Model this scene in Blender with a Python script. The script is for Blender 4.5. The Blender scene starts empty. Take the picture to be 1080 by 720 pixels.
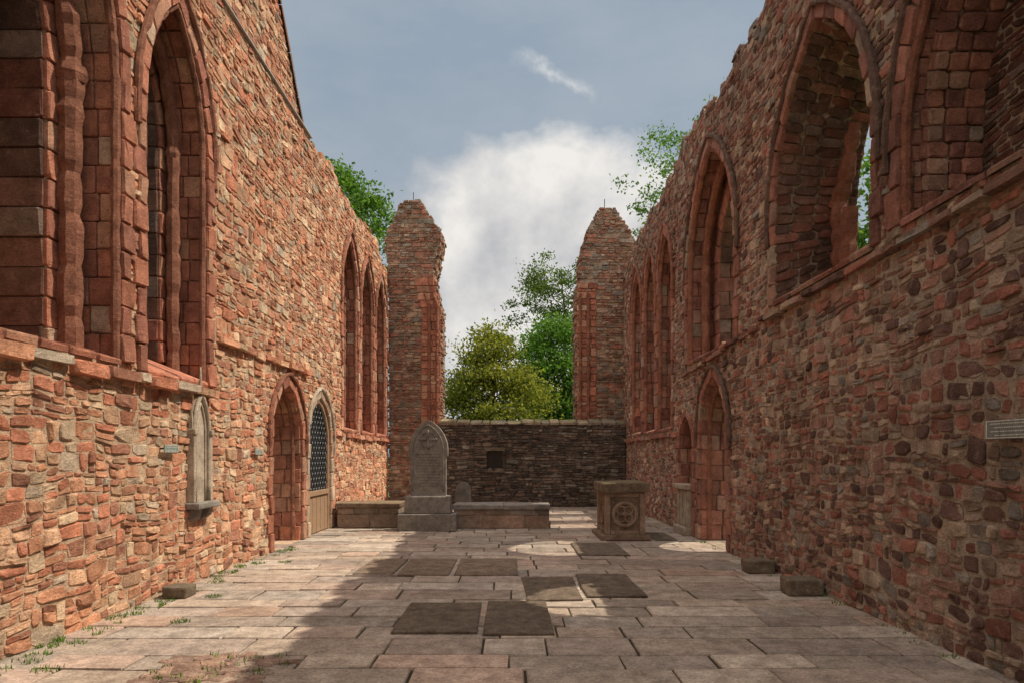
import bpy, bmesh, math, random
import numpy as np
from mathutils import Vector, Matrix
random.seed(7); RNG=np.random.default_rng(7)
sc=bpy.context.scene; COL=sc.collection
R=random.uniform
XL=-4.0; XR=3.6

# ---------------------------------------------------------------- helpers
def tag(o,label=None,cat=None,group=None,kind=None):
    if label:o['label']=label
    if cat:o['category']=cat
    if group:o['group']=group
    if kind:o['kind']=kind
    return o
def empty(name,loc,label,cat,group=None):
    o=bpy.data.objects.new(name,None); COL.objects.link(o); o.location=loc
    o.empty_display_size=.2
    return tag(o,label,cat,group)
def link(name,me,mat,parent=None,smooth=False):
    o=bpy.data.objects.new(name,me); COL.objects.link(o)
    if mat: me.materials.append(mat)
    me.polygons.foreach_set('use_smooth',[bool(smooth)]*len(me.polygons))
    if parent:
        o.parent=parent
        r=parent
        while r.parent: r=r.parent
        o.matrix_parent_inverse=Matrix.Translation(r.location).inverted() if parent.type=='EMPTY' else Matrix.Identity(4)
    return o
class MB:
    def __init__(s): s.bm=bmesh.new()
    def faces(s,vs,fs):
        v=[s.bm.verts.new(p) for p in vs]
        for f in fs:
            try: s.bm.faces.new([v[i] for i in f])
            except Exception: pass
    def box(s,x0,x1,y0,y1,z0,z1,ch=.01,jit=0,taper=0):
        t=bmesh.new()
        r=bmesh.ops.create_cube(t,size=1)
        for v in t.verts:
            k=1-taper if v.co.z>0 else 1
            v.co=Vector(((x0+x1)/2+v.co.x*(x1-x0)*k,(y0+y1)/2+v.co.y*(y1-y0)*k,(z0+z1)/2+v.co.z*(z1-z0)))
            if jit: v.co+=Vector((R(-jit,jit),R(-jit,jit),R(-jit,jit)))
        if ch: bmesh.ops.bevel(t,geom=list(t.edges),offset=ch,segments=2,affect='EDGES',profile=.6)
        me=bpy.data.meshes.new('t'); t.to_mesh(me); t.free(); s.bm.from_mesh(me); bpy.data.meshes.remove(me)
        return s
    def extrude(s,poly,axis_d,ch=0):
        n=len(poly); d=Vector(axis_d)
        vs=[Vector(p) for p in poly]+[Vector(p)+d for p in poly]
        s.faces(vs,[list(range(n)),list(range(2*n-1,n-1,-1))]+[[i,(i+1)%n,n+(i+1)%n,n+i] for i in range(n)])
        return s
    def sweep(s,pts,r,seg=8,closed=False,r1=None,worn=0):
        pts=[Vector(p) for p in pts]
        if worn:
            q=[]
            for a,b in zip(pts[:-1],pts[1:]):
                m=max(1,round((b-a).length/.09))
                q+=[a+(b-a)*k/m for k in range(m)]
            pts=q+[pts[-1]]
        n=len(pts); vs=[]; fs=[]
        up=None; blk=1;left=0;off=Vector()
        for i,p in enumerate(pts):
            a=pts[(i-1)%n] if (closed or i>0) else p; b=pts[(i+1)%n] if (closed or i<n-1) else p
            t=(b-a).normalized()
            if up is None:
                up=t.orthogonal().normalized()
            up=(up-t*up.dot(t))
            up=up.normalized() if up.length>1e-5 else t.orthogonal().normalized()
            q=t.cross(up)
            rr=r if r1 is None else r+(r1-r)*i/(n-1)
            if worn:
                if left<=0: left=random.randint(2,5); blk=1+R(-worn,worn)*.6; off=Vector((R(-1,1),R(-1,1),0))*r*worn*.5
                left-=1
                rj=(.8 if left==0 else 1)
            for k in range(seg):
                an=2*math.pi*k/seg
                kk=rr
                if worn: kk=rr*blk*rj*(1+R(-worn,worn)*.5)
                vs.append(p+off+(up*math.cos(an)+q*math.sin(an))*kk)
        m=n if closed else n-1
        for i in range(m):
            for k in range(seg):
                j=(i+1)%n
                fs.append([i*seg+k,i*seg+(k+1)%seg,j*seg+(k+1)%seg,j*seg+k])
        if not closed:
            fs.append(list(range(seg))[::-1]); fs.append([(n-1)*seg+k for k in range(seg)])
        s.faces(vs,fs)
        return s
    def build(s,name,mat,parent=None,smooth=False):
        bmesh.ops.recalc_face_normals(s.bm,faces=list(s.bm.faces))
        me=bpy.data.meshes.new(name); s.bm.to_mesh(me); s.bm.free()
        return link(name,me,mat,parent,smooth)

class Stones:
    def __init__(s): s.c=[];s.n=[];s.p=[];s.k=[];s.f=[];s.s=[]
    def add(s,c4,nref,proud,col,corner=.16,soft=.022):
        s.c.append(c4);s.n.append(nref);s.p.append(proud);s.k.append(col);s.f.append(corner);s.s.append(soft)
    def build(s,name,mat,parent=None,jit=.007,smooth=False):
        C=np.array(s.c,float);N=len(C)
        cen=C.mean(1)
        n=np.cross(C[:,1]-C[:,0],C[:,3]-C[:,0]); ln=np.linalg.norm(n,axis=1,keepdims=True); ln[ln==0]=1; n/=ln
        ref=np.array(s.n,float); sg=np.sign((n*ref).sum(1)); sg[sg==0]=1; n*=sg[:,None]
        flip=sg<0
        C[flip]=C[flip][:,::-1]
        f=np.array(s.f)[:,None,None]
        O=np.zeros((N,8,3))
        rnd=RNG.uniform(.15,1,(N,8,1))*f
        O[:,0::2]=C+(np.roll(C,1,1)-C)*rnd[:,0::2]
        O[:,1::2]=C+(np.roll(C,-1,1)-C)*rnd[:,1::2]
        P=np.array(s.p)[:,None,None]; nn=n[:,None,:]; soft=np.array(s.s)[:,None,None]
        dv=cen[:,None,:]-O; dl=np.linalg.norm(dv,axis=2,keepdims=True)+1e-9
        soft=np.minimum(soft*RNG.uniform(.3,1.6,(N,8,1)),dl*.35)
        back=O-nn*.03
        sh=O+nn*P*.55+dv/dl*soft*.15
        tilt=RNG.normal(0,1,(N,1,3)); tl=(tilt*(O-cen[:,None,:])).sum(2,keepdims=True)*.07
        tl=np.clip(tl,-jit,jit)
        fr=O+dv/dl*soft+nn*(P+tl+RNG.normal(0,jit*.3,(N,8,1)))
        ce=(cen+(O[:,0]-cen)*RNG.uniform(-.4,.4,(N,1))+n*(P[:,0]+RNG.normal(0,jit*.5,(N,1))))[:,None,:]
        V=np.concatenate([back,sh,fr,ce],1)
        fa=[]
        for i in range(8):
            j=(i+1)%8
            fa.append([i,j,8+j,8+i]); fa.append([8+i,8+j,16+j,16+i])
        for i in (0,2,4,6): fa.append([24,16+i,16+i+1,16+(i+2)%8])
        fa=np.array(fa)
        F=(fa[None]+np.arange(N)[:,None,None]*25).reshape(-1)
        me=bpy.data.meshes.new(name)
        me.vertices.add(N*25); me.vertices.foreach_set('co',V.reshape(-1).astype(np.float32))
        me.loops.add(len(F)); me.loops.foreach_set('vertex_index',F.astype(np.int32))
        nf=len(F)//4
        me.polygons.add(nf); me.polygons.foreach_set('loop_start',(np.arange(nf)*4).astype(np.int32))
        me.update(calc_edges=True); me.validate()
        col=np.ones((N,25,4)); col[:,:,:3]=np.array(s.k)[:,None,:]
        at=me.color_attributes.new('Col','FLOAT_COLOR','POINT'); at.data.foreach_set('color',col.reshape(-1).astype(np.float32))
        return link(name,me,mat,parent,smooth)

# ---------------------------------------------------------------- materials
def newmat(name):
    m=bpy.data.materials.new(name); m.use_nodes=True; nt=m.node_tree
    b=nt.nodes['Principled BSDF']; b.inputs['Roughness'].default_value=.95
    b.inputs['Specular IOR Level'].default_value=.12
    return m,nt,b
def ramp(nt,fac,p0,c0,p1,c1):
    r=nt.nodes.new('ShaderNodeValToRGB'); e=r.color_ramp.elements
    e[0].position=p0;e[0].color=(*c0,1) if len(c0)==3 else c0
    e[1].position=p1;e[1].color=(*c1,1) if len(c1)==3 else c1
    nt.links.new(fac,r.inputs[0]); return r.outputs[0]
def mix(nt,mode,fac,a,b):
    m=nt.nodes.new('ShaderNodeMix'); m.data_type='RGBA'; m.blend_type=mode
    for k,v in ((0,fac),(6,a),(7,b)):
        if hasattr(v,'node'): nt.links.new(v,m.inputs[k])
        elif k==0: m.inputs[0].default_value=v
        else: m.inputs[k].default_value=(*v,1)
    return m.outputs[2]
def noise(nt,co,scale,detail=6,rough=.6,vec_scale=None):
    if vec_scale:
        mp=nt.nodes.new('ShaderNodeMapping'); mp.inputs['Scale'].default_value=vec_scale; nt.links.new(co,mp.inputs[0]); co=mp.outputs[0]
    n=nt.nodes.new('ShaderNodeTexNoise'); n.inputs['Scale'].default_value=scale; n.inputs['Detail'].default_value=detail
    n.inputs['Roughness'].default_value=rough; nt.links.new(co,n.inputs['Vector']); return n.outputs['Fac']
def stone_mat(name,color=None,lichen=.3,lcol=(.42,.40,.33),stain=.5,bump=.6,moss=0,dist=.02,gain=1.0):
    m,nt,b=newmat(name)
    g=nt.nodes.new('ShaderNodeNewGeometry'); co=g.outputs['Position']
    if color is None:
        a=nt.nodes.new('ShaderNodeAttribute'); a.attribute_name='Col'; base=a.outputs['Color']
    else:
        rg=nt.nodes.new('ShaderNodeRGB'); rg.outputs[0].default_value=(*color,1); base=rg.outputs[0]
    G_=gain
    c=mix(nt,'MULTIPLY',1,base,ramp(nt,noise(nt,co,5.5,9,.7),.32,(.64*G_,.62*G_,.60*G_),.68,(1.42*G_,1.40*G_,1.36*G_)))
    c=mix(nt,'MULTIPLY',1,c,ramp(nt,noise(nt,co,42,5,.75,(1,1,2.2)),.32,(.62,.60,.58),.66,(1.35,1.34,1.32)))
    l=ramp(nt,noise(nt,co,11,8,.75),.56,(0,0,0),.64,(lichen,)*3)
    c=mix(nt,'MIX',l,c,lcol)
    l2=ramp(nt,noise(nt,co,23,6,.75),.60,(0,0,0),.66,(.55,)*3)
    c=mix(nt,'MIX',l2,c,(.075,.05,.038))
    st=ramp(nt,noise(nt,co,.55,6,.65,(1,1,.45)),.42,(0,0,0),.68,(stain,)*3)
    c=mix(nt,'MULTIPLY',st,c,(.42,.40,.38))
    if moss:
        sx=nt.nodes.new('ShaderNodeSeparateXYZ'); nt.links.new(g.outputs['Normal'],sx.inputs[0])
        up=ramp(nt,sx.outputs[2],.5,(0,0,0),.85,(moss,)*3)
        mo=mix(nt,'MULTIPLY',1,up,ramp(nt,noise(nt,co,5,6,.7),.45,(0,0,0),.6,(1,1,1)))
        c=mix(nt,'MIX',mo,c,(.24,.22,.06))
    nt.links.new(c,b.inputs['Base Color'])
    mx=nt.nodes.new('ShaderNodeMath'); mx.operation='ADD'
    n1=noise(nt,co,16,9,.78,(1,1,1.8)); n2=noise(nt,co,85,4,.75)
    m2=nt.nodes.new('ShaderNodeMath'); m2.operation='MULTIPLY'; m2.inputs[1].default_value=.35; nt.links.new(n2,m2.inputs[0])
    nt.links.new(n1,mx.inputs[0]); nt.links.new(m2.outputs[0],mx.inputs[1])
    bp=nt.nodes.new('ShaderNodeBump'); bp.inputs['Strength'].default_value=bump; bp.inputs['Distance'].default_value=dist*2.6
    nt.links.new(mx.outputs[0],bp.inputs['Height']); nt.links.new(bp.outputs[0],b.inputs['Normal'])
    return m
def plain(name,color,rough=.7,metal=0):
    m,nt,b=newmat(name)
    g=nt.nodes.new('ShaderNodeNewGeometry')
    c=mix(nt,'MULTIPLY',1,color,ramp(nt,noise(nt,g.outputs['Position'],25,6,.7,(1,1,.3)),.3,(.65,.65,.65),.7,(1.2,1.2,1.2)))
    nt.links.new(c,b.inputs['Base Color']); b.inputs['Roughness'].default_value=rough; b.inputs['Metallic'].default_value=metal
    return m
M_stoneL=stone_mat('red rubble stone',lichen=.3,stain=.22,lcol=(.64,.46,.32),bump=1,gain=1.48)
M_stoneR=stone_mat('brown rubble stone',lichen=.28,stain=.5,lcol=(.46,.38,.31),bump=1,gain=1.27)  # palette stone, browner and greyer than the left wall
M_dress=stone_mat('red dressed sandstone',lichen=.2,stain=.45,lcol=(.50,.32,.23),bump=.85,gain=1.2)
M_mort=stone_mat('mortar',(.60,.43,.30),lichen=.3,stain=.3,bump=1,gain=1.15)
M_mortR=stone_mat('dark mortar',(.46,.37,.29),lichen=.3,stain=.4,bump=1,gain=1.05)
M_moss=stone_mat('mossy ledge stone',lichen=.3,stain=.3,moss=.85)
M_pave=stone_mat('paving stone',lichen=.16,lcol=(.40,.35,.30),stain=.5,bump=.3,dist=.008,gain=1.0)
M_patch=stone_mat('worn patch stone',lichen=.3,lcol=(.42,.32,.25),stain=.1,bump=.7)
M_soil=stone_mat('joint soil',(.08,.065,.04),lichen=.4,lcol=(.09,.12,.035),stain=.2,bump=.9)
M_grey=stone_mat('grey granite',(.225,.205,.185),lichen=.35,lcol=(.33,.30,.25),stain=.5,bump=.45,dist=.01)
M_pale=stone_mat('pale carved stone',(.40,.335,.265),lichen=.3,stain=.45,bump=.5,dist=.012)
M_tomb=stone_mat('tomb stone',(.22,.155,.115),lichen=.3,stain=.5,bump=.7,dist=.012,moss=.3)
M_tombl=stone_mat('tomb carving',(.28,.20,.15),lichen=.3,stain=.3,bump=.6,dist=.012)
M_iron=plain('black iron',(.025,.025,.028),.5,.3)
M_doorshade=plain('dark shade behind grille',(.02,.02,.022),.9)
M_recess_shade=plain('dark recess shade',(.04,.032,.027),.9)
M_wood=plain('weathered oak',(.33,.21,.13),.75)
M_sign=plain('grey green plate',(.17,.18,.16),.5)
M_signb=plain('pale sign paint',(.55,.53,.48),.5)
M_signg=plain('dull green plate',(.20,.24,.21),.5)
M_lead=plain('pale lead flashing',(.38,.34,.30),.6)
M_dress2=stone_mat('weathered red moulding',(.38,.17,.115),lichen=.3,stain=.6,lcol=(.48,.31,.21),bump=1,dist=.025)
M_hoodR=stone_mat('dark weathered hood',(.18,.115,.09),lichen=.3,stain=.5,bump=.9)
M_ledger3=stone_mat('brown block',(.19,.15,.11),lichen=.4,stain=.4,bump=.7)

def pal(tbl,var=.16):
    def f():
        r=random.random()*sum(w for w,_ in tbl)
        for w,c in tbl:
            r-=w
            if r<=0: break
        k=R(1-var*1.7,1+var*1.7); q=R(-.03,.03)
        return (c[0]*k*(1+q),c[1]*k,c[2]*k*(1-q))
    return f
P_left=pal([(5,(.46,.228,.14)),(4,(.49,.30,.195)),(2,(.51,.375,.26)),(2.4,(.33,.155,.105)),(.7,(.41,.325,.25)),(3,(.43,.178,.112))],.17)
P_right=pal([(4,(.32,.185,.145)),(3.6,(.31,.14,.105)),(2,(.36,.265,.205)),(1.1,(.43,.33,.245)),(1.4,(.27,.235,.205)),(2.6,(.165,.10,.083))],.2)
P_slate=pal([(3,(.24,.17,.14)),(3,(.17,.125,.105)),(2,(.28,.23,.18)),(1,(.26,.14,.1))])
P_deepshade=pal([(3,(.17,.095,.072)),(3,(.115,.07,.055)),(1,(.19,.14,.115)),(2,(.2,.09,.068))])  # stone palette darkened so the shade of deep recesses is in the colour
P_back=pal([(3,(.155,.125,.105)),(3,(.10,.085,.075)),(2,(.20,.145,.115)),(1.2,(.22,.20,.17))],.2)
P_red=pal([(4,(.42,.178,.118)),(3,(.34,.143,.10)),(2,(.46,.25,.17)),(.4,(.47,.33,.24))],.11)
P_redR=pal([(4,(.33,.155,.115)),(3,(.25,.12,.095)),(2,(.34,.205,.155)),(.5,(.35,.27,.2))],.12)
P_paleL=pal([(4,(.46,.35,.26)),(2,(.42,.27,.19))],.1)
P_tow=pal([(4,(.37,.265,.195)),(3,(.33,.205,.15)),(3.2,(.34,.165,.12)),(1.6,(.28,.24,.205))],.2)
P_greyb=pal([(4,(.27,.21,.165)),(2,(.22,.18,.15)),(2,(.31,.22,.17))],.14)
P_pave=pal([(4,(.355,.29,.24)),(3,(.32,.255,.215)),(3,(.38,.32,.27)),(1.3,(.285,.24,.205)),(1.5,(.36,.265,.215))],.10)

# ---------------------------------------------------------------- arches & walls
class Arch:
    def __init__(s,u0,u1,zb,zs,za):
        s.u0,s.u1,s.zb,s.zs,s.za=u0,u1,zb,zs,za
        s.h=(u1-u0)/2; r=za-zs; s.R=(s.h**2+r**2)/(2*s.h); s.m=(u0+u1)/2
    def inset(s,i): return Arch(s.u0+i,s.u1-i,s.zb,s.zs,s.za-i*1.15)
    def interval(s,v,o=0,ob=None):
        ob=o if ob is None else ob
        if v<s.zb-ob: return None
        if v<=s.zs: return (s.u0-o,s.u1+o)
        RR=s.R+o; q=RR*RR-(v-s.zs)**2
        if q<=0: return None
        half=math.sqrt(q)-(s.R-s.h)
        return (s.m-half,s.m+half) if half>0 else None
    def soffit(s,u,o=0):
        if u<s.u0-o or u>s.u1+o: return None
        du=abs(u-s.m)+(s.R-s.h); q=(s.R+o)**2-du*du
        return s.zs+math.sqrt(max(q,0))
    def pts(s,o=0,nv=8,na=6):
        L=[(s.u0-o,s.zb+(s.zs-s.zb)*i/nv) for i in range(nv)]
        c=s.u0+s.R; RR=s.R+o
        end=math.acos(max(-1,min(1,(s.m-c)/RR)))
        for i in range(na+1):
            t=math.pi+(end-math.pi)*i/na
            L.append((c+RR*math.cos(t),s.zs+RR*math.sin(t)))
        return L+[(2*s.m-u,v) for u,v in L[:-1][::-1]]
    def counts(s,step):
        arc=s.R*math.acos(max(-1,min(1,(s.R-s.h)/s.R)))
        return max(2,round((s.zs-s.zb)/step)),max(3,round(arc/step))

def wallmap(side):
    if side=='L': return (lambda u,v,w:(XL-w,u,v)),(1,0,0)
    return (lambda u,v,w:(XR+w,u,v)),(-1,0,0)

def warp(u,v): return .026*math.sin(.9*u+1.1*v)+.020*math.sin(2.6*u+2.3*v+1)+.014*math.sin(5.9*u-3*v)+.010*math.sin(11*u+7*v)
def fill(S,M,nref,u0,u1,v0,v1,blocked,palf,hr=(.08,.22),lr=(.11,.34),proud=(.003,.020),gap=.011,top=None,wp=1,w=0,split=.33,corner=.27,lift=(.25,.55),chunk=(.4,1.2)):
    v=v0
    while v<v1-.02:
        H=min(R(*lift),v1-v)
        if v1-(v+H)<.08: H=v1-v
        a=u0
        while a<u1-.01:
            C=R(*chunk); b=min(a+C,u1)
            if u1-b<.3: b=u1
            hs=[];t=0
            while t<H:
                h=R(*hr)
                if random.random()<.2: h*=.5
                hs.append(h); t+=h
            k=H/t; rv=v
            for h in hs:
                h*=k
                bl=sorted([q for q in blocked(rv+h/2) if q]); segs=[];s0=a
                for b0,b1 in bl:
                    if b0>s0: segs.append((s0,min(b0,b)))
                    s0=max(s0,b1)
                if s0<b: segs.append((s0,b))
                for p,q in segs:
                    if q-p<.03: continue
                    u=p
                    while u<q-.02:
                        L=R(*lr)*(1.15 if h>.14 else (.85 if h>.08 else .8))
                        if q-(u+L)<.09: L=q-u
                        if top and rv+h*.6>top(u+L/2): u+=L; continue
                        rows=[(rv,h)]
                        if h>.13 and random.random()<split:
                            kk=R(.25,.75); rows=[(rv,h*kk),(rv+h*kk,h*(1-kk))]
                        for yv,yh in rows:
                            parts=[(u,L)]
                            if L>.24 and len(rows)>1 and random.random()<.5: kk=R(.35,.65); parts=[(u,L*kk),(u+L*kk,L*(1-kk))]
                            for pu,pL in parts:
                                sc_=1 if corner>.1 else .4
                                g=min(gap*R(.4,1.5)*sc_,yh*.13); j=min(.020,yh*.15)*sc_; sk=R(-.024,.024)*sc_
                                def cc(x,y,e=0):
                                    return M(x+R(-j,j)+e,y+wp*warp(x,y)+R(-j,j)*.8,w)
                                pr=R(*proud)+(R(.0,.03) if random.random()<.14 else 0)
                                S.add([cc(pu+g,yv+g),cc(pu+pL-g,yv+g,-sk),cc(pu+pL-g,yv+yh-g,sk),cc(pu+g,yv+yh-g)],nref,pr,palf(),corner*R(.5,1.5),min(.020,yh*.16))
                        u+=L
                rv+=h
            a=b
        v+=H
def frame(S,M,nref,a,width,palf,proud=.05,w=0,step=.3,tooth=.06,corner=.04):
    nv,na=a.counts(step); A=a.pts(0,nv,na); B=a.pts(width,nv,na); n=len(A)
    for i in range(n-1):
        vert=(i<nv-0) or (i>=n-1-nv)
        k=(tooth if i%2 else -tooth*.3)+R(-.02,.02)*(tooth>0) if vert else R(-.015,.025)*(tooth>0)
        sgn=-1 if i<n/2 else 1
        def B2(j):
            return (B[j][0]+sgn*k if vert else B[j][0],B[j][1]+(0 if vert else k))
        q=[A[i],A[i+1],B2(i+1),B2(i)]
        cx=sum(p[0] for p in q)/4; cz=sum(p[1] for p in q)/4
        q=[(cx+(p[0]-cx)*.975+R(-.006,.006),cz+(p[1]-cz)*.975+R(-.006,.006)) for p in q]
        S.add([M(p[0],p[1],w) for p in q],nref,proud+R(-.014,.012),palf(),corner*2.4,.018)
def reveal(S,M,a,b,w0,w1,palf,ks=3,step=.3,rough=.008,proud=.02,corner=.04):
    nv,na=a.counts(step); A=a.pts(0,nv,na); B=b.pts(0,nv,na); n=len(A)
    for i in range(n-1):
        cuts=[0]+sorted(min(.95,max(.05,(j+R(-.25,.25))/ks)) for j in range(1,ks))+[1]
        for c0,c1 in zip(cuts[:-1],cuts[1:]):
            c0+=.008;c1-=.008
            def P(j,t):
                p=A[j];q=B[j]
                return Vector(M(p[0]+(q[0]-p[0])*t,p[1]+(q[1]-p[1])*t,w0+(w1-w0)*t))
            q=[P(i,c0),P(i+1,c0),P(i+1,c1),P(i,c1)]
            ce=sum(q,Vector())/4
            jj=corner*.05
            q=[ce+(p-ce)*.975+Vector((R(-jj,jj),R(-jj,jj),R(-jj,jj)))*(corner>.1) for p in q]
            S.add([tuple(p) for p in q],tuple(Vector(M(a.m,min(ce.z,a.zs),(w0+w1)/2))-ce),proud+R(-rough,rough),palf(),corner*1.7,.018)
def sillstones(S,M,a,b,w0,w1,palf,step=.4):
    n=max(2,round((a.u1-a.u0)/step))
    for i in range(n):
        t0=i/n+.006;t1=(i+1)/n-.006
        f=lambda A,t:A.u0+(A.u1-A.u0)*t
        S.add([M(f(a,t0),a.zb,w0),M(f(a,t1),a.zb,w0),M(f(a,t1),b.zb,w1),M(f(a,t0),b.zb,w1)],(0,0,1),.03+R(-.01,.01),palf(),.05,.02)
def loft(mb,M,a,b,w0,w1,o=.025):
    A=a.pts(o,8,10);B=b.pts(o,8,10);n=len(A)
    vs=[M(p[0],p[1],w0) for p in A]+[M(p[0],p[1],w1) for p in B]
    fs=[[i,i+1,n+i+1,n+i] for i in range(n-1)]+[[n-1,0,n,2*n-1]]
    mb.faces(vs,fs)
def sheet(mb,M,u0,u1,arches,top,w,o=.025,bottom=-.1):
    us=set(np.arange(u0,u1,.08).tolist()+[u1])
    for a in arches:
        us|={a.u0-o,a.u1+o,a.m,a.u0-o+.02,a.u0-o+.005,a.u1+o-.02,a.u1+o-.005}
    us=sorted(us)
    for p,q in zip(us[:-1],us[1:]):
        if q-p<1e-5: continue
        mid=(p+q)/2
        act=sorted([a for a in arches if a.soffit(mid,o) is not None],key=lambda a:a.zb)
        zp,zq=bottom,bottom
        for a in act:
            zb=a.zb-(o if a.zb>0.01 else .2)
            if zb>zp: mb.faces([M(p,zp,w),M(q,zq,w),M(q,zb,w),M(p,zb,w)],[[0,1,2,3]])
            e=1e-4
            zp=a.soffit(max(p,a.u0-o+e),o); zq=a.soffit(min(q,a.u1+o-e),o)
        mb.faces([M(p,zp,w),M(q,zq,w),M(q,top(q),w),M(p,top(p),w)],[[0,1,2,3]])

def strings(S,M,nref,u0,u1,z0,z1,palf,proud=.11,h=.13,step=.38):
    zz=lambda u:z0+(z1-z0)*(u-u0)/(u1-u0)
    u=u0
    while u<u1-.05:
        L=R(step*.5,step*1.6); b=min(u+L,u1)
        if u1-b<.12: b=u1
        dz=R(-.015,.012); pr=proud*R(.6,1.15); hh=h*R(.7,1.1)
        if random.random()>.04:
            S.add([M(u+.003,zz(u)+dz-hh,0),M(b-.003,zz(b)+dz-hh+R(-.01,.01),0),M(b-.003,zz(b)+dz+R(-.01,.01),0),M(u+.003,zz(u)+dz,0)],nref,pr,palf(),.12,.025)
        u=b

TH=1.0
def build_wall(side,wins,doors,top,palf,palr,matS,matM,strs,label,u0=-2,u1=22.0,fk={}):
    M,nref=wallmap(side)
    root=empty('ruined_wall',(XL if side=='L' else XR,12,0),label,'wall')
    S=Stones(); mb=MB()
    fr=[w['a'] for w in wins]+[d['a'] for d in doors]
    bk=[w['b'] for w in wins if not w.get('blind')]+[d['b'] for d in doors if not d.get('blind')]
    sheet(mb,M,u0,u1,fr,top,0); sheet(mb,M,u0,u1,bk,top,TH)
    us=np.arange(u0,u1+.01,.1)
    for p,q in zip(us[:-1],us[1:]):
        mb.faces([M(p,top(p),0),M(q,top(q),0),M(q,top(q),TH),M(p,top(p),TH)],[[0,1,2,3]])
    for u in (u0,u1): mb.faces([M(u,-.1,0),M(u,top(u),0),M(u,top(u),TH),M(u,-.1,TH)],[[0,1,2,3]])
    for d in wins+doors:
        wb=d.get('wb',TH)
        if 'I' in d:
            a=d['a'];A1=a.inset(d['I']);w1=d['w1']
            loft(mb,M,a,a,0,w1); loft(mb,M,a,A1,w1,w1+.0005); loft(mb,M,A1,A1,w1,wb)
            bb=A1
        else:
            loft(mb,M,d['a'],d['b'],0,wb); bb=d['b']
        if d.get('blind'):
            pts=bb.pts(.03,8,10); mb.faces([M(p[0],p[1],wb) for p in pts],[list(range(len(pts)))])
    mb.build('masonry_core',matM,root)
    def blocked(v):
        return [x for x in (d['a'].interval(v,d.get('fw',.2)-.05,.04) for d in wins+doors) if x]
    fill(S,M,nref,1.0,u1,0,8.6,blocked,palf,top=top,**fk)
    u=1.0
    while u<u1:
        L=R(.15,.42)
        w=.0
        while w<TH-.05:
            ww=R(.2,.4); z=top(u+L/2)-.02
            if random.random()<.8:
                S.add([M(u,z,w),M(u+L-.02,z,w),M(u+L-.02,z,min(TH,w+ww-.02)),M(u,z,min(TH,w+ww-.02))],(0,0,1),(R(.02,.14) if not(side=='L' and u<13.6) else .03),palf(),.2,.03)
            w+=ww
        u+=L
    S.build('rubble_facing',matS,root)
    S=Stones()
    nb=tuple(-x for x in nref)
    fill(S,M,nb,2.0,u1,0,8.6,lambda v:[x for x in (b.interval(v,.02,.02) for b in bk) if x],palf,hr=(.22,.34),lr=(.4,.8),top=top,w=TH,split=0)
    S.build('outer_facing',matS,root)
    for d in wins+doors:
        isw=d in wins
        S=Stones(); a=d['a'];b=d['b'];wb=d.get('wb',TH); rp=d.get('rp',palr); st=d.get('st',.28)
        frame(S,M,nref,a,d.get('fw',.2),d.get('fp',palr),proud=.045)
        if 'I' in d:
            A1=a.inset(d['I']);w1=d['w1']; b_=Arch(A1.u0,A1.u1,a.zb,A1.zs,A1.za)
            reveal(S,M,a,a,0,w1,rp,ks=2,step=st,rough=.01,corner=.05)
            frame(S,M,nref,A1,d['I']-.02,rp,proud=.03,w=w1,tooth=0,step=st)
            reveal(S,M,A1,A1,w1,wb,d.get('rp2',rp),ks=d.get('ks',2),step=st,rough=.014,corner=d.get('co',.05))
        else:
            reveal(S,M,a,b,0,wb,rp,ks=d.get('ks',3),step=st,rough=d.get('rr',.012),corner=d.get('co',.05))
            b_=b
        if isw: sillstones(S,M,a,b,-.04,wb,palr)
        o=S.build('window_surround' if isw else 'doorway_surround',d.get('mat',M_dress if not d.get('rub') else matS),root)
        if d.get('blind'):
            S=Stones()
            fill(S,M,nref,b_.u0-.1,b_.u1+.1,b_.zb,b_.za,lambda v,b=b_:[(-99,b.interval(v)[0]),(b.interval(v)[1],99)] if b.interval(v) else [(-99,99)],d.get('bp',palf),w=wb,hr=(.04,.12))
            S.build('blocking_masonry',matS,o)
        if d.get('hood'):
            hb=MB(); P=a.pts(d.get('fw',.2)+.02,8,12); k=8-1 if not d.get('hlow') else 6
            P=P[k:len(P)-k]
            hb.sweep([M(p[0],p[1],-.045) for p in P],.042,7,worn=.28)
            hb.build('hood_mould',d.get('hmat',M_dress2),o)
        for (wd,ins,rad) in d.get('rolls',[]):
            hb=MB(); P=a.inset(ins).pts(0,14,12)
            hb.sweep([M(p[0],p[1],wd) for p in P],rad,8,worn=.17)
            if rad>.065:
                for j in (14,len(P)-15):
                    c=P[j]
                    hb.sweep([M(c[0],c[1]-.12,wd),M(c[0],c[1]-.05,wd),M(c[0],c[1]+.03,wd)],rad*1.0,8,r1=rad*1.3,worn=.15)
            hb.build('moulding_shaft',M_dress2,o)
        for pp,w_,r0,r1 in d.get('stubs',[]):
            hb=MB(); hb.sweep([M(x,z,w_) for x,z in pp],r0,7,worn=.2,r1=r1); hb.build('tracery_stub',M_dress2,o)
    for (a_,b_,z0,z1,pf,mt,pr,hh) in strs:
        S=Stones(); strings(S,M,nref,a_,b_,z0,z1,pf,proud=pr,h=hh); S.build('string_course',mt,root)
    return root

def jag(u,k): return .10*math.sin(1.3*u+k)+.07*math.sin(3.7*u+2*k)+.05*math.sin(9.1*u+k)+.05*math.sin(17*u+k)
topL=lambda u: 7.85 if u<13.5 else 7.8+.9*jag(u,1)-(.25 if u>20.5 else 0)
topR=lambda u: 8.0+1.1*jag(u,2.4)-max(0,(u-15))*.07

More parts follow.
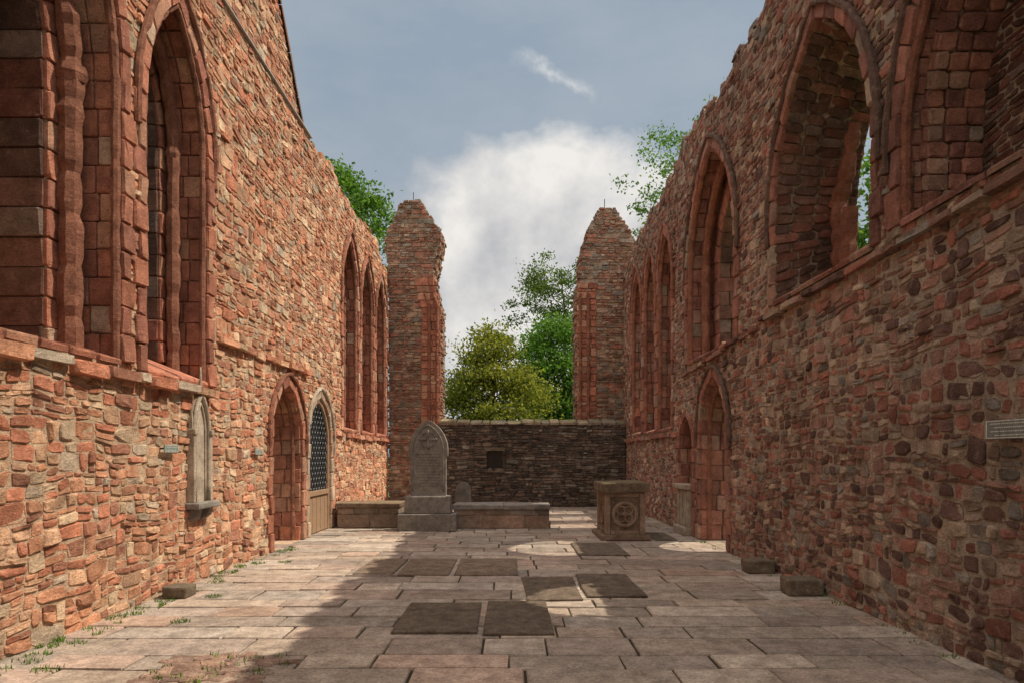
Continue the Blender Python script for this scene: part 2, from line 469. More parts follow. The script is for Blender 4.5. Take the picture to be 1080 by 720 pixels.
def W(u0,u1,zb,zs,za,I=.3,w1=.5,sill=.35,**k):
    d=dict(a=Arch(u0,u1,zb,zs,za),I=I,w1=w1); A=d['a'].inset(I); d['b']=Arch(A.u0,A.u1,zb+sill,A.zs,A.za)
    d.update(k); return d
winsL=[W(4.1,6.95,2.55,5.4,7.6,.40,.48,.4,blind=1,wb=1.7,rolls=[(.02,.03,.05),(.36,.20,.12)],fw=.17,bp=P_deepshade,rp2=P_deepshade),  # rear blocking added behind this window to keep the opening dark
       W(7.42,8.9,2.5,5.5,7.0,.25,.48,.45,rolls=[(.02,.03,.04),(.36,.12,.085)],fw=.17,hood=1,rp2=P_deepshade)]
for a_ in (16.1,18.05,20.0): winsL.append(W(a_,a_+1.5,2.2,5.6,6.9,.25,.45,.3,fw=.17,rolls=[(.03,.02,.05),(.33,.11,.08)],hood=1,rp2=P_deepshade))
doorsL=[dict(a=Arch(11.35,12.95,0,1.9,2.85),b=Arch(11.45,12.85,0,1.85,2.75),fw=.18,hood=1,rolls=[(.15,.03,.05)]),
        dict(a=Arch(13.4,15.0,0,1.85,2.8),b=Arch(13.5,14.9,0,1.8,2.7),fw=.17,hood=1,hmat=M_pale,rp=P_paleL,fp=P_paleL)]
wl=build_wall('L',winsL,doorsL,topL,P_left,P_red,M_stoneL,M_mort,
   [(1.0,9.0,2.52,2.47,P_left,M_stoneL,.12,.12),(9.25,13.3,3.22,3.24,P_left,M_stoneL,.10,.10),(15.1,22,2.15,2.13,P_red,M_stoneL,.09,.12)],
   'sunlit red rubble wall on the left with tall lancet windows and two pointed doorways')
rw1=dict(a=Arch(6.8,9.35,3.66,4.75,6.75),b=Arch(7.15,9.10,4.1,4.7,6.45),fw=.15,hood=1,hlow=1,hmat=M_hoodR,rub=1,fp=P_redR,rp=P_deepshade,st=.13,rr=.025,co=.2,ks=4,
  stubs=[([(8.72,4.0),(8.72,4.45),(8.70,4.75)],.72,.12,.10),([(9.08,4.9),(8.92,5.15),(8.76,5.5),(8.62,5.8)],.74,.13,.08),([(9.05,4.0),(9.0,4.5),(9.05,5.0)],.74,.12,.11),([(7.2,4.1),(7.22,4.7),(7.4,5.3)],.8,.10,.06)])
winsR=[W(3.6,6.3,3.72,4.45,6.45,.07,.18,.1,blind=1,wb=.7,fw=.17,bp=P_deepshade,rp=P_redR,rp2=P_redR,st=.15,ks=3,co=.14,rolls=[(.03,.02,.05)],hood=1,hlow=1,hmat=M_hoodR,
         stubs=[([(4.86,3.75),(4.86,4.2),(4.84,4.5)],.2,.12,.09)]),
       rw1,
       W(11.0,13.9,3.45,5.1,7.2,.42,.5,.4,fw=.18,hood=1,hmat=M_hoodR,rolls=[(.03,.02,.06),(.3,.15,.09),(.9,.44,.06)],rp2=P_deepshade)]
for a_ in (15.3,17.1,18.9): winsR.append(W(a_,a_+1.45,2.2,5.5,6.8,.25,.45,.3,fw=.17,rolls=[(.03,.02,.05),(.33,.11,.08)],hood=1,rp2=P_deepshade))
doorsR=[dict(a=Arch(11.4,13.0,0,2.0,3.0),b=Arch(11.5,12.9,0,1.95,2.9),fw=.18,hood=1,rolls=[(.15,.03,.05)],hmat=M_hoodR),
        dict(a=Arch(13.55,14.6,0,1.75,2.4),b=Arch(13.6,14.55,0,1.75,2.35),fw=.15,blind=1,wb=.5)]
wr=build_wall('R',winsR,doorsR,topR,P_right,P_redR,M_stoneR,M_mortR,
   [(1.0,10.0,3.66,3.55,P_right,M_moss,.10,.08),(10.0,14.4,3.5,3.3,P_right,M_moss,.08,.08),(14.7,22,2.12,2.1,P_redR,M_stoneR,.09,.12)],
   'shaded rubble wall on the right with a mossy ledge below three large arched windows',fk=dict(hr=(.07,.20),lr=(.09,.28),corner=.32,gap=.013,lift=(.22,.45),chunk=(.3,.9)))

# door with iron grille inside the second left doorway
M,_=wallmap('L')
mb=MB(); w0=.05
a=Arch(13.42,14.98,0,1.85,2.78)
P=a.pts(-.05,6,8); mb.sweep([M(p[0],p[1],w0) for p in P],.05,6)
mb.box(XL-w0-.05,XL-w0+.05,13.45,14.95,.78,.88,.01)
for u in (13.5,13.8,14.1,14.4,14.7): mb.box(XL-w0-.03,XL-w0+.015,u,u+.285,.02,.78,.008)
door=mb.build('wooden_door',M_wood,wl)
mb=MB()
for k in range(-30,30):
    for sgn in (1,-1):
        seg=[]
        for i in range(60):
            v=.9+i*.035; u=14.2+k*.19+sgn*(v-1.8)*.9
            iv=a.interval(v,-.06)
            if iv and iv[0]<u<iv[1]: seg.append(M(u,v,w0+.01*sgn))
        if len(seg)>1: mb.sweep([seg[0],seg[-1]],.013,5)
mb.build('iron_grille',plain('grille metal',(.13,.14,.15),.5),door)
mb=MB(); pp=[M(p[0],p[1],.16) for p in a.pts(.0,6,8)]; mb.faces(pp,[list(range(len(pp)))]); mb.build('door_shade_sheet',M_doorshade,door)  # dark sheet stands in for the shade behind the grille

# upper gable on left wall
S=Stones(); mb=MB()
gp=[(4.9,7.86),(9.2,12.9),(13.45,7.86)]
Mg=lambda u,v,w:(XL-.12-w,u,v)
poly=[Mg(u,v,0) for u,v in gp]; mb.extrude(poly,(-.7,0,0)); mb.build('gable_core',M_mort,wl)
def gb(v):
    t=(v-7.86)/(12.9-7.86)
    if t>=1: return [(-99,99)]
    return [(-99,4.9+4.3*t),(13.45-4.25*t,99)]
fill(S,Mg,(1,0,0),4.9,13.45,7.9,12.8,gb,P_left,hr=(.1,.2),wp=.3)
S.build('gable_facing',M_stoneL,wl)
S=Stones()
for (p,q) in (((4.9,7.86),(9.2,12.95)),((13.5,7.86),(9.2,12.95))):
    n=9
    for i in range(n):
        t0=i/n+.001;t1=(i+1)/n-.001
        A=(p[0]+(q[0]-p[0])*t0,p[1]+(q[1]-p[1])*t0);B=(p[0]+(q[0]-p[0])*t1,p[1]+(q[1]-p[1])*t1)
        S.add([Mg(A[0],A[1],-.05),Mg(B[0],B[1],-.05),Mg(B[0],B[1],.75),Mg(A[0],A[1],.75)],(0,0,1),.07,P_slate(),.01,.01)
S.build('raking_coping',M_stoneR,wl)
mb=MB(); mb.box(XL-.12,XL+.055,1,13.5,7.85,7.88,.008); mb.build('lead_flashing',M_lead,wl)

# ---------------------------------------------------------------- end towers
def interp(tbl,z):
    if z<=tbl[0][0]: return tbl[0][1]
    for (z0,a),(z1,b) in zip(tbl[:-1],tbl[1:]):
        if z<=z1: return a+(b-a)*(z-z0)/(z1-z0)
    return tbl[-1][1]
def tower(xl,xr,ztop,y0,y1,inner,label,palA,name='gable_pier'):
    root=empty(name,((xl[0][1]+xr[0][1])/2,y0,0),label,'pier',None)
    mb=MB(); zs=list(np.arange(-.1,ztop-.05,.15))+[ztop-.05]
    vs=[];fs=[]
    for i,z in enumerate(zs):
        a=interp(xl,z)+.03;b=interp(xr,z)-.03
        vs+=[(a,y0,z),(b,y0,z),(b,y1,z),(a,y1,z)]
        if i:
            k=4*i
            for j in range(4): fs.append([k-4+j,k-4+(j+1)%4,k+(j+1)%4,k+j])
    fs.append([len(vs)-4+j for j in range(4)])
    mb.faces(vs,fs); mb.build('masonry_core',M_mortR,root)
    S=Stones()
    MF=lambda u,v,w:(u,y0+w,v)
    wred=.62
    rag=lambda v:R(-.05,.04) if v<8.2 else R(-.07,.07)
    if inner=='r':
        bl_r=lambda v:[(-99,interp(xl,v)+rag(v)),(interp(xr,v)-(wred if v<7.3 else rag(v)),99)]
        bl_q=lambda v:[(-99,interp(xr,v)-wred),(interp(xr,v),99)] if v<7.3 else [(-99,99)]
    else:
        bl_r=lambda v:[(-99,interp(xl,v)+(wred if v<7.3 else rag(v))),(interp(xr,v)-rag(v),99)]
        bl_q=lambda v:[(-99,interp(xl,v)),(interp(xl,v)+wred,99)] if v<7.3 else [(-99,99)]
    a0=xl[0][1]-.3; b0=xr[0][1]+.3
    fill(S,MF,(0,-1,0),a0,b0,0,ztop,bl_r,palA,hr=(.07,.2),lr=(.12,.36),wp=.3,proud=(.01,.06),chunk=(3,4))
    for x,nr in ((xl,(-1,0,0)),(xr,(1,0,0))):
        MS=lambda u,v,w,x=x:(interp(x,v),u,v)
        fill(S,MS,nr,y0,y1,0,ztop-.05,lambda v:[],palA,hr=(.12,.25),lr=(.2,.4),wp=0,proud=(.0,.07))
    for i in range(60):
        z=ztop-R(.0,1.3); a=interp(xl,z);b=interp(xr,z)
        L=R(.1,.26); x=random.choice([a-.03,b-L+.03,R(a,max(a+.01,b-.2))]); y=R(y0-.02,y1-.3)
        S.add([(x,y,z),(x+L,y,z),(x+L,y+L,z),(x,y+L,z)],(0,0,1),R(.04,.13),palA(),.2,.03)
    S.build('rubble_facing',M_stoneR,root)
    S=Stones()
    fill(S,MF,(0,-1,0),a0,b0,0,ztop,bl_q,P_red,hr=(.24,.34),lr=(.25,.4),wp=0,proud=(.04,.06),split=0,corner=.05,chunk=(5,6))
    S.build('dressed_jamb',M_dress,root)
    xx=(xr if inner=='r' else xl); s_=-1 if inner=='r' else 1
    for off in (.10,.36):
        mb=MB(); mb.sweep([(interp(xx,z)+s_*off,y0-.06,z) for z in np.arange(0,7.2,.4)],.055,8,worn=.15)
        mb.build('moulding_shaft',M_dress2,root)
    return root
t1=tower([(0,-3.96),(7.6,-3.97),(8.3,-4.08),(8.65,-4.08),(8.9,-3.95),(9.3,-3.78),(9.8,-3.52)],[(0,-2.32),(6.4,-2.3),(6.7,-2.42),(7.4,-2.55),(7.9,-2.45),(8.6,-2.28),(8.85,-2.32),(9.05,-2.52),(9.4,-2.75),(9.8,-2.98)],9.8,22.02,23.3,'r',
   'ragged far end pier beside the left wall, bulging out near its top',P_tow)
t2=tower([(0,2.12),(6.9,2.10),(7.3,2.2),(8.1,2.25),(8.6,2.40),(8.9,2.48),(9.2,2.66),(9.58,2.84)],[(0,4.05),(8.0,4.1),(8.5,4.0),(8.9,3.78),(9.25,3.55),(9.58,3.32)],9.6,22.1,23.3,'l',
   'tapering far end pier beside the right wall, pale rubble above red jamb',P_tow)
for t,x,z,y in ((t1,-3.25,9.9,22.5),(t2,3.05,9.68,22.5)):
    mb=MB(); mb.sweep([(x,y,z-.3),(x,y,z+.35)],.012,6); mb.build('lightning_rod',M_iron,t)

# ---------------------------------------------------------------- back wall
root=empty('low_end_wall',(.5,21.5,0),'low dark slaty stone wall closing the far end between the two tall piers','wall')
x0,x1=-2.30,3.58; y0,y1=21.5,22.0; zt=2.62
mb=MB(); mb.box(x0,x1,y0+.01,y1-.005,-.1,zt,0)
mb.build('masonry_core',stone_mat('dark slate mortar',(.15,.125,.10),lichen=.3,stain=.4),root)
S=Stones(); MF=lambda u,v,w:(u,y0+w,v)
fill(S,MF,(0,-1,0),x0,x1,0,zt,lambda v:[(-.78,-.32)] if 1.2<v<1.72 else [],P_back,hr=(.05,.15),lr=(.12,.45),proud=(.01,.05),wp=.6)
S.build('rubble_facing',M_stoneR,root)
S=Stones(); x=x0; pc=pal([(1,(.36,.29,.21)),(1,(.26,.22,.18))])
while x<x1-.1:
    L=min(R(.2,.6),x1-x); S.add([(x+.01,y0-.06,zt-.02),(x+L-.01,y0-.06,zt-.02),(x+L-.01,y1+.02,zt+.1),(x+.01,y1+.02,zt+.1)],(0,0,1),R(.02,.08),pc(),.18,.04); x+=L
S.build('sloping_coping',M_moss,root)
mb=MB(); mb.box(-.80,-.30,y0+.0,y0+.012,1.15,1.78,0); mb.build('recess_shadow_panel',M_recess_shade,root)  # flat dark panel, the shade of the recess put into its colour
mb=MB(); mb.box(-.88,-.22,y0-.05,y0+.05,1.74,1.86,.015,.015); mb.build('recess_lintel',M_ledger3,root)
mb=MB(); mb.box(-.86,-.24,y0-.05,y0+.05,1.08,1.18,.015,.015); mb.build('recess_sill',M_ledger3,root)

# ---------------------------------------------------------------- ground
mb=MB(); mb.faces([(-400,-400,-.08),(400,-400,-.08),(400,400,-.08),(-400,400,-.08)],[[0,1,2,3]])
m,nt,b=newmat('lawn'); g=nt.nodes.new('ShaderNodeNewGeometry')
nt.links.new(ramp(nt,noise(nt,g.outputs['Position'],3,8,.7),.3,(.04,.07,.02),.7,(.09,.13,.035)),b.inputs['Base Color'])
tag(mb.build('ground',m),kind='structure')
mb=MB()
mb.faces([(XL-.5,-3,-.018),(XR+.9,-3,-.018),(XR+.9,24,-.018),(XL-.5,24,-.018)],[[0,1,2,3]])
tag(mb.build('soil_bed',M_soil),kind='structure')
S=Stones(); y=-1.0
while y<22.3:
    d=R(.36,.54); x=XL-.1+R(-.8,0)
    while x<XR+.6:
        L=R(.5,1.3); a=max(x,XL-.6);b_=min(x+L,XR+.7)
        if b_-a>.12:
            g_=R(.005,.011)
            j=lambda:R(-.007,.007)
            yy0=y+g_;yy1=y+d-g_
            S.add([(a+g_,yy0+j(),-.022),(b_-g_,yy0+j(),-.022),(b_-g_+j(),yy1+j(),-.022),(a+g_+j(),yy1+j(),-.022)],(0,0,1),.021+R(-.007,.007),P_pave(),.035,.009)
        x+=L
    y+=d
tag(S.build('paving',M_pave,None,jit=.003),kind='structure')
S=Stones(); pc=pal([(3,(.31,.205,.155)),(2,(.25,.165,.13)),(1,(.36,.28,.22))],.14)
k=0
while k<75:
    rx,ry=R(-1,1),R(-1,1)
    if rx*rx+ry*ry>1+.25*math.sin(5*math.atan2(ry,rx)): continue
    k+=1
    x=-2.22+rx*.5;y=5.05+ry*.5;l=R(.08,.30);w=R(.06,.18);an=R(-.5,.5)
    ca,sa=math.cos(an),math.sin(an)
    q=[(x+ca*p*l-sa*r*w,y+sa*p*l+ca*r*w,R(-.012,-.004)) for p,r in((-.5,-.5),(.5,-.5),(.5,.5),(-.5,.5))]
    S.add(q,(0,0,1),R(.010,.022),pc(),.28,.02)
tag(S.build('worn_cobble_patch',M_patch,jit=.004),kind='structure')

def G(px,py): d=1152/(py-480); return ((px-540)*d/720,d)
M_led=[stone_mat('dark ledger',(.205,.16,.125),lichen=.5,lcol=(.33,.27,.19),stain=.3,bump=1,dist=.02),stone_mat('brown ledger',(.28,.215,.165),lichen=.4,lcol=(.37,.30,.21),stain=.3,bump=1,dist=.02)]
def ledger(px0,px1,yt,yb,label,irr=.02,pr=.026,light=0):
    x0=(G(px0,yb)[0])+.012; x1=G(px1,yb)[0]-.012; y0=G(0,yb)[1]; y1=G(0,yt)[1]
    n=8; out=[]; cor=[(x+R(-irr,irr),y+R(-irr,irr)*.8) for x,y in ((x0,y0),(x1,y0),(x1,y1),(x0,y1))]
    for c in range(4):
        ax,ay=cor[c];bx,by=cor[(c+1)%4]; k1=R(-1,1)*irr*.5;k2=R(-.5,.5)*irr*.5
        nx,ny=(by-ay),-(bx-ax); ln=math.hypot(nx,ny); nx/=ln;ny/=ln
        for i in range(n):
            t=i/n; o=k1*math.sin(math.pi*t)+k2*math.sin(2*math.pi*t)+R(-.003,.003)
            out.append((ax+(bx-ax)*t+nx*o,ay+(by-ay)*t+ny*o))
    cx=(x0+x1)/2;cy=(y0+y1)/2
    def ins(p,d):
        return (p[0]+max(-d,min(d,(cx-p[0]))),p[1]+max(-d,min(d,(cy-p[1]))))
    mb=MB(); m_=len(out)
    i1=[(p[0]+d_[0],p[1]+d_[1]) for p,d_ in ((p,((.012 if p[0]<cx else -.012)*(abs(p[0]-cx)>(x1-x0)*.4),(.012 if p[1]<cy else -.012)*(abs(p[1]-cy)>(y1-y0)*.4))) for p in out)]
    vs=[(p[0],p[1],0) for p in out]+[(p[0],p[1],pr*.75) for p in out]+[(p[0],p[1],pr+R(-.002,.002)) for p in i1]+[(cx+(p[0]-cx)*.6,cy+(p[1]-cy)*.6,pr+R(-.004,.004)) for p in out]+[(cx,cy,pr)]
    fs=[]
    for r_ in range(3):
        for i in range(m_): fs.append([r_*m_+i,r_*m_+(i+1)%m_,(r_+1)*m_+(i+1)%m_,(r_+1)*m_+i])
    for i in range(m_): fs.append([3*m_+i,3*m_+(i+1)%m_,4*m_])
    mb.faces(vs,fs)
    tag(mb.build('ledger_slab',M_led[light]),label,'grave slab','grave slabs set in the paving')
ledger(411,504,637,668,'dark rectangular grave slab in the centre floor, left one of the nearest pair',.008)
ledger(508,586,635,670,'dark grave slab in the centre floor, right one of the nearest pair',.008)
ledger(555,614,610,633,'broken irregular dark slab left of the matching one in the second pair',.05)
ledger(620,687,606,630,'dark rough slab on the right of the second pair, toward the right wall',.03)
ledger(477,547,590,607,'brown grave slab third in the far row, nearest the centre',.01,light=1)
ledger(417,474,590,607,'brown grave slab in the middle of the far row of three',.015,light=1)
ledger(372,414,590,606,'weathered slab at the left end of the far row',.02,light=1)
ledger(610,665,573,586,'small dark slab lying in front of the carved table tomb',.015)
ledger(690,716,562,570,'small dark slab beside the right end of the table tomb')

def block(px0,px1,yt,yb,label,depth=.3):
    x0,y=G(px0,yb); x1=G(px1,yb)[0]; h=(yb-yt)*y/720*.8
    S=MB(); S.box(x0,x1,y,y+depth,.0,h,.02,.012)
    tag(S.build('stone_block',M_ledger3),label,'stone','loose stone blocks along the walls')
block(833,868,607,628,'rough dark stone block at foot of right wall, nearer of the two')
block(789,818,588,605,'rough dark stone block at foot of right wall, farther of the two')
block(170,196,616,631,'small dark stone block at the foot of the left wall')

# ---------------------------------------------------------------- gravestone
gx,gy=-1.8,14.4
root=empty('gravestone',(gx,gy+.25,0),'tall grey pointed gravestone with carved ringed cross on stepped plinth','gravestone')
mb=MB(); mb.box(gx-.62,gx+.62,gy,gy+.7,0,.36,.02,.006); mb.build('plinth',M_grey,root)
mb=MB(); mb.box(gx-.5,gx+.5,gy+.1,gy+.6,.36,.74,.03,0,.05); mb.build('base_block',M_grey,root)
a=Arch(gx-.42,gx+.42,1.66,1.72,2.37)
P=[(gx-.38,.74),(gx-.38,1.56),(gx-.42,1.60)]+a.pts(0,1,12)+[(gx+.42,1.60),(gx+.38,1.56),(gx+.38,.74)]
mb=MB(); mb.extrude([(u,gy+.24,v) for u,v in P],(0,.2,0))
hs=mb.build('headstone_slab',M_grey,root)
mb=MB()
mb.sweep([(gx+.16*math.cos(t),gy+.235,1.95+.16*math.sin(t)) for t in np.linspace(0,2*math.pi,24,endpoint=False)],.018,6,True)
for an in range(4):
    t=an*math.pi/2; mb.sweep([(gx,gy+.235,1.95),(gx+.12*math.cos(t),gy+.235,1.95+.12*math.sin(t)),(gx+.2*math.cos(t),gy+.235,1.95+.2*math.sin(t))],.02,6,r1=.035)
mb.build('carved_cross',M_grey,hs,True)
mb=MB(); a2=Arch(gx-.33,gx+.33,.84,1.72,2.26); P=a2.pts(0,4,10); mb.sweep([(u,gy+.235,v) for u,v in P],.014,6); mb.build('border_moulding',M_grey,hs,True)
z=1.62; M_ins=stone_mat('worn inscription',(.16,.145,.13),lichen=.2)
for r_ in range(12):
    mb=MB(); x=gx-R(.16,.28)
    while x<gx+.26:
        l=R(.03,.09); mb.box(x,min(x+l,gx+.31),gy+.234,gy+.243,z,z+.018,0); x+=l+.02
    z-=.062
    mb.build('inscription_line',M_ins,hs)

mb=MB(); a=Arch(-1.4+.02,-1.0,0,.75,.96)
P=a.pts(0,3,8); mb.extrude([(u,16.6,v) for u,v in P],(0,.12,0))
tag(mb.build('small_headstone',M_grey),'small rounded headstone half hidden behind the long low tomb','gravestone')

def lowtomb(x0,x1,y0,y1,h,label,panels,mat,palx):
    root=empty('low_tomb',((x0+x1)/2,(y0+y1)/2,0),label,'tomb','low stone tombs across the nave')
    mb=MB(); mb.box(x0+.03,x1-.03,y0+.03,y1-.03,-.05,h-.1,0); mb.build('tomb_core',M_mortR,root)
    S=Stones()
    MF=lambda u,v,w:(u,y0+.03+w,v)
    fill(S,MF,(0,-1,0),x0,x1,0,h-.1,lambda v:[],palx,hr=(.36,.42),lr=(.45,.85),wp=0,proud=(.025,.035),split=.1,corner=.06,chunk=(4,5))
    for X,nr in ((x0+.03,(-1,0,0)),(x1-.03,(1,0,0))):
        MS=lambda u,v,w,X=X:(X,u,v)
        fill(S,MS,nr,y0+.03,y1-.03,0,h-.1,lambda v:[],palx,hr=(.18,.26),lr=(.35,.75),wp=0,proud=(.025,.03),split=.1,corner=.06)
    S.build('side_blocks',M_stoneR,root)
    cuts=[x0-.03,x0+(x1-x0)*.52,x1+.03] if panels>1 else [x0-.03,x1+.03]
    for c0,c1 in zip(cuts[:-1],cuts[1:]):
        mb=MB(); mb.box(c0+.003,c1-.003,y0-.04,y1+.04,h-.1,h,.02,.008)
        mb.build('top_slab',mat,root)
lowtomb(-3.88,-2.5,15.1,16.0,.55,'low grey brown bench tomb built against the left wall',1,M_tomb,P_greyb)
lowtomb(-1.28,.82,15.0,15.9,.52,'long low grey slab tomb right of the gravestone',2,M_grey,P_greyb)

# ---------------------------------------------------------------- carved table tomb
tx0,tx1=1.76,2.52; ty=12.9; tl=1.25; cx=(tx0+tx1)/2
root=empty('table_tomb',(cx,ty+.6,0),'carved box tomb with quatrefoil roundel and heavy top slab, standing before right wall','tomb')
mb=MB(); mb.box(tx0-.09,tx1+.09,ty-.06,ty+tl+.06,0,.10,.02,.008); mb.build('base_step',M_tomb,root)
mb=MB(); mb.box(tx0+.04,tx1-.04,ty+.06,ty+tl-.05,.10,.90,.01); body=mb.build('tomb_chest',M_tomb,root)
for x in (tx0,tx1-.10):
    for y in (ty,ty+tl-.13):
        mb=MB(); mb.box(x,x+.10,y,y+.13,.1,.90,.02,.005); mb.build('corner_pilaster',M_tombl,root)
for z in (.1,.82):
    mb=MB(); mb.box(tx0+.102,tx1-.102,ty+.02,ty+.06,z,z+.08,.012); mb.build('front_rail',M_tombl,root)
    mb=MB(); mb.box(tx0+.01,tx0+.05,ty+.132,ty+tl-.132,z,z+.08,.012); mb.build('side_rail',M_tomb,root)
cz=.49
cir=lambda x,z,r,y=ty+.045:[(x+r*math.cos(t),y,z+r*math.sin(t)) for t in np.linspace(0,2*math.pi,28,endpoint=False)]
mb=MB(); mb.sweep(cir(cx,cz,.22),.038,8,True)
for k in range(4):
    t=k*math.pi/2+math.pi/4; mb.sweep(cir(cx+.10*math.cos(t),cz+.10*math.sin(t),.075),.02,8,True)
mb.sweep([(cx,ty+.07,cz),(cx,ty+.01,cz)],.055,10)
mb.build('quatrefoil_roundel',M_tombl,body,True)
mb=MB(); mb.sweep([(tx0+.035,ty+tl/2+.22*math.cos(t),cz+.22*math.sin(t)) for t in np.linspace(0,2*math.pi,24,endpoint=False)],.025,8,True); mb.build('side_roundel',M_tomb,body,True)
mb=MB(); mb.box(tx0-.07,tx1+.07,ty-.08,ty+tl+.08,.90,1.09,.03,.015)
mb.build('top_slab',stone_mat('mossy slab',(.22,.165,.12),lichen=.5,lcol=(.38,.31,.2),stain=.5,bump=.9,moss=.4),root)

root=empty('niche_tomb',(3.6,14.06,0),'pale panelled stone chest set in the small right hand recess','tomb')
mb=MB(); mb.box(3.42,3.62,13.62,14.5,0,.16,.02); mb.build('base_step',M_pale,root)
mb=MB(); mb.box(3.5,3.68,13.66,14.46,.16,.92,.02); mb.build('tomb_chest',M_pale,root)
mb=MB(); mb.box(3.42,3.72,13.6,14.52,.92,1.02,.02); mb.build('top_slab',M_pale,root)
for u in (13.72,13.98,14.24): mb=MB(); mb.box(3.475,3.53,u,u+.05,.2,.9,.01); mb.build('pilaster',M_pale,root)

# ---------------------------------------------------------------- wall memorial (left)
root=empty('wall_memorial',(XL,8.65,.9),'pale carved gabled memorial niche bracketed on the left wall','memorial')
u0,u1=8.38,8.90; X=XL+.02
a=Arch(u0+.05,u1-.05,1.02,1.88,2.38)
mb=MB(); P=a.pts(.02,4,8); mb.extrude([(X-.05,u,v) for u,v in P],(.08,0,0)); mb.build('back_slab',M_pale,root)
mb=MB()
P=a.pts(0,4,8); mb.sweep([(X+.05,u,v) for u,v in P],.028,8)
P=a.pts(-.08,4,8); mb.sweep([(X+.04,u,v) for u,v in P],.014,8)
mb.build('gable_moulding',M_pale,root,True)
mb=MB()
mb.sweep([(X+.04,a.m,2.38),(X+.04,a.m,2.52),(X+.04,a.m,2.58),(X+.04,a.m,2.72)],.026,8,r1=.008)
mb.build('finial',M_pale,root,True)
for u in (u0,u1-.06):
    mb=MB(); mb.box(X-.04,X+.08,u,u+.06,1.02,1.88,.012); p=mb.build('pilaster',M_pale,root)
    mb=MB(); mb.box(X-.04,X+.10,u-.012,u+.072,1.86,1.93,.012); mb.build('capital',M_pale,p)
    mb=MB(); mb.sweep([(X+.03,u+.03,1.93),(X+.03,u+.03,2.2)],.035,4,r1=.006); mb.build('pinnacle',M_pale,p)
mb=MB(); mb.box(X-.05,X+.16,u0-.04,u1+.04,.94,1.02,.02); mb.build('sill_shelf',M_grey,root)
for u in (u0+.05,u1-.17):
    mb=MB(); mb.extrude([(X-.04,u,.94),(X+.11,u,.94),(X+.08,u,.84),(X-.04,u,.76)],(0,.12,0)); mb.build('corbel',M_grey,root)

def sign(side,uc,z,w,h,label,mat,rows):
    s=1 if side=='L' else -1; X=(XL if side=='L' else XR)+s*.06
    root=empty('wall_sign',(X,uc,z),label,'sign')
    mb=MB(); mb.box(min(X,X+s*.012),max(X,X+s*.012),uc-w/2,uc+w/2,z-h/2,z+h/2,.003); mb.build('plate',mat,root)
    bz=.006
    mb=MB(); xa,xb=sorted((X+s*.0122,X+s*.0142)); e=.006
    mb.box(xa,xb,uc-w/2+e,uc+w/2-e,z+h/2-e-bz,z+h/2-e,0); mb.box(xa,xb,uc-w/2+e,uc+w/2-e,z-h/2+e,z-h/2+e+bz,0)
    mb.box(xa,xb,uc-w/2+e,uc-w/2+e+bz,z-h/2+e+bz,z+h/2-e-bz,0); mb.box(xa,xb,uc+w/2-e-bz,uc+w/2-e,z-h/2+e+bz,z+h/2-e-bz,0)
    mb.build('border',M_signb,root)
    for x in (-.4,.4):
        mb=MB(); mb.box(min(X-s*.09,X),max(X-s*.09,X),uc+x*w-.01,uc+x*w+.01,z-.01,z+.01,0); mb.build('bracket',M_iron,root)
    for r_ in range(rows):
        mb=MB()
        zz=z+h*.42-h*.84*(r_+.6)/(rows+.2); u=uc-w*.40
        e=uc+w*(.38 if r_%2==0 else .28)
        while u<e:
            l=R(.006,.022); mb.box(min(X+s*.0125,X+s*.0135),max(X+s*.0125,X+s*.0135),u,u+l,zz-.004,zz+.004,0); u+=l+.007
        mb.build('text_line',M_signb,root)
sign('R',4.87,1.79,.43,.14,'grey green rectangular information sign with pale lettering on the right wall',M_sign,4)
sign('L',7.88,1.68,.32,.09,'small dull plate on the left wall below the lancet window',M_signg,2)
sign('L',10.6,1.66,.3,.09,'small grey plate on the left wall near the first doorway',M_signg,2)

# ---------------------------------------------------------------- vegetation
def leafmat(name,c0,c1):
    m,nt,b=newmat(name)
    a=nt.nodes.new('ShaderNodeAttribute'); a.attribute_name='Col'
    c=ramp(nt,a.outputs['Fac'],0,c0,1,c1)
    nt.links.new(c,b.inputs['Base Color']); b.inputs['Roughness'].default_value=.6
    tr=nt.nodes.new('ShaderNodeBsdfTranslucent')
    c2=mix(nt,'MULTIPLY',1,c,(1.5,1.5,.8)); nt.links.new(c2,tr.inputs[0])
    ms=nt.nodes.new('ShaderNodeMixShader'); ms.inputs[0].default_value=.45
    nt.links.new(b.outputs[0],ms.inputs[1]); nt.links.new(tr.outputs[0],ms.inputs[2])
    nt.links.new(ms.outputs[0],nt.nodes['Material Output'].inputs[0])
    return m
M_bark=stone_mat('bark',(.10,.075,.05),lichen=.3,bump=.8)
def leaves(cent,size,parent,mat,name='crown'):
    N=len(cent); d1=RNG.normal(0,1,(N,3)); d1/=np.linalg.norm(d1,axis=1,keepdims=True)
    d2=np.cross(d1,RNG.normal(0,1,(N,3))); d2/=np.linalg.norm(d2,axis=1,keepdims=True)
    s=size*RNG.uniform(.6,1.4,(N,1))
    V=np.stack([cent-d1*s,cent+d2*s*.55,cent+d1*s,cent-d2*s*.55],1)
    me=bpy.data.meshes.new(name); me.vertices.add(N*4); me.vertices.foreach_set('co',V.reshape(-1).astype(np.float32))
    me.loops.add(N*4); me.loops.foreach_set('vertex_index',np.arange(N*4,dtype=np.int32))
    me.polygons.add(N); me.polygons.foreach_set('loop_start',np.arange(N,dtype=np.int32)*4)
    me.update(calc_edges=True)
    k=np.clip(RNG.normal(.5,.25,(N,1)),0,1)*np.ones((1,4))
    col=np.ones((N,4,4)); col[:,:,:3]=k[:,:,None]
    at=me.color_attributes.new('Col','FLOAT_COLOR','POINT'); at.data.foreach_set('color',col.reshape(-1).astype(np.float32))
    return link(name,me,mat,parent)
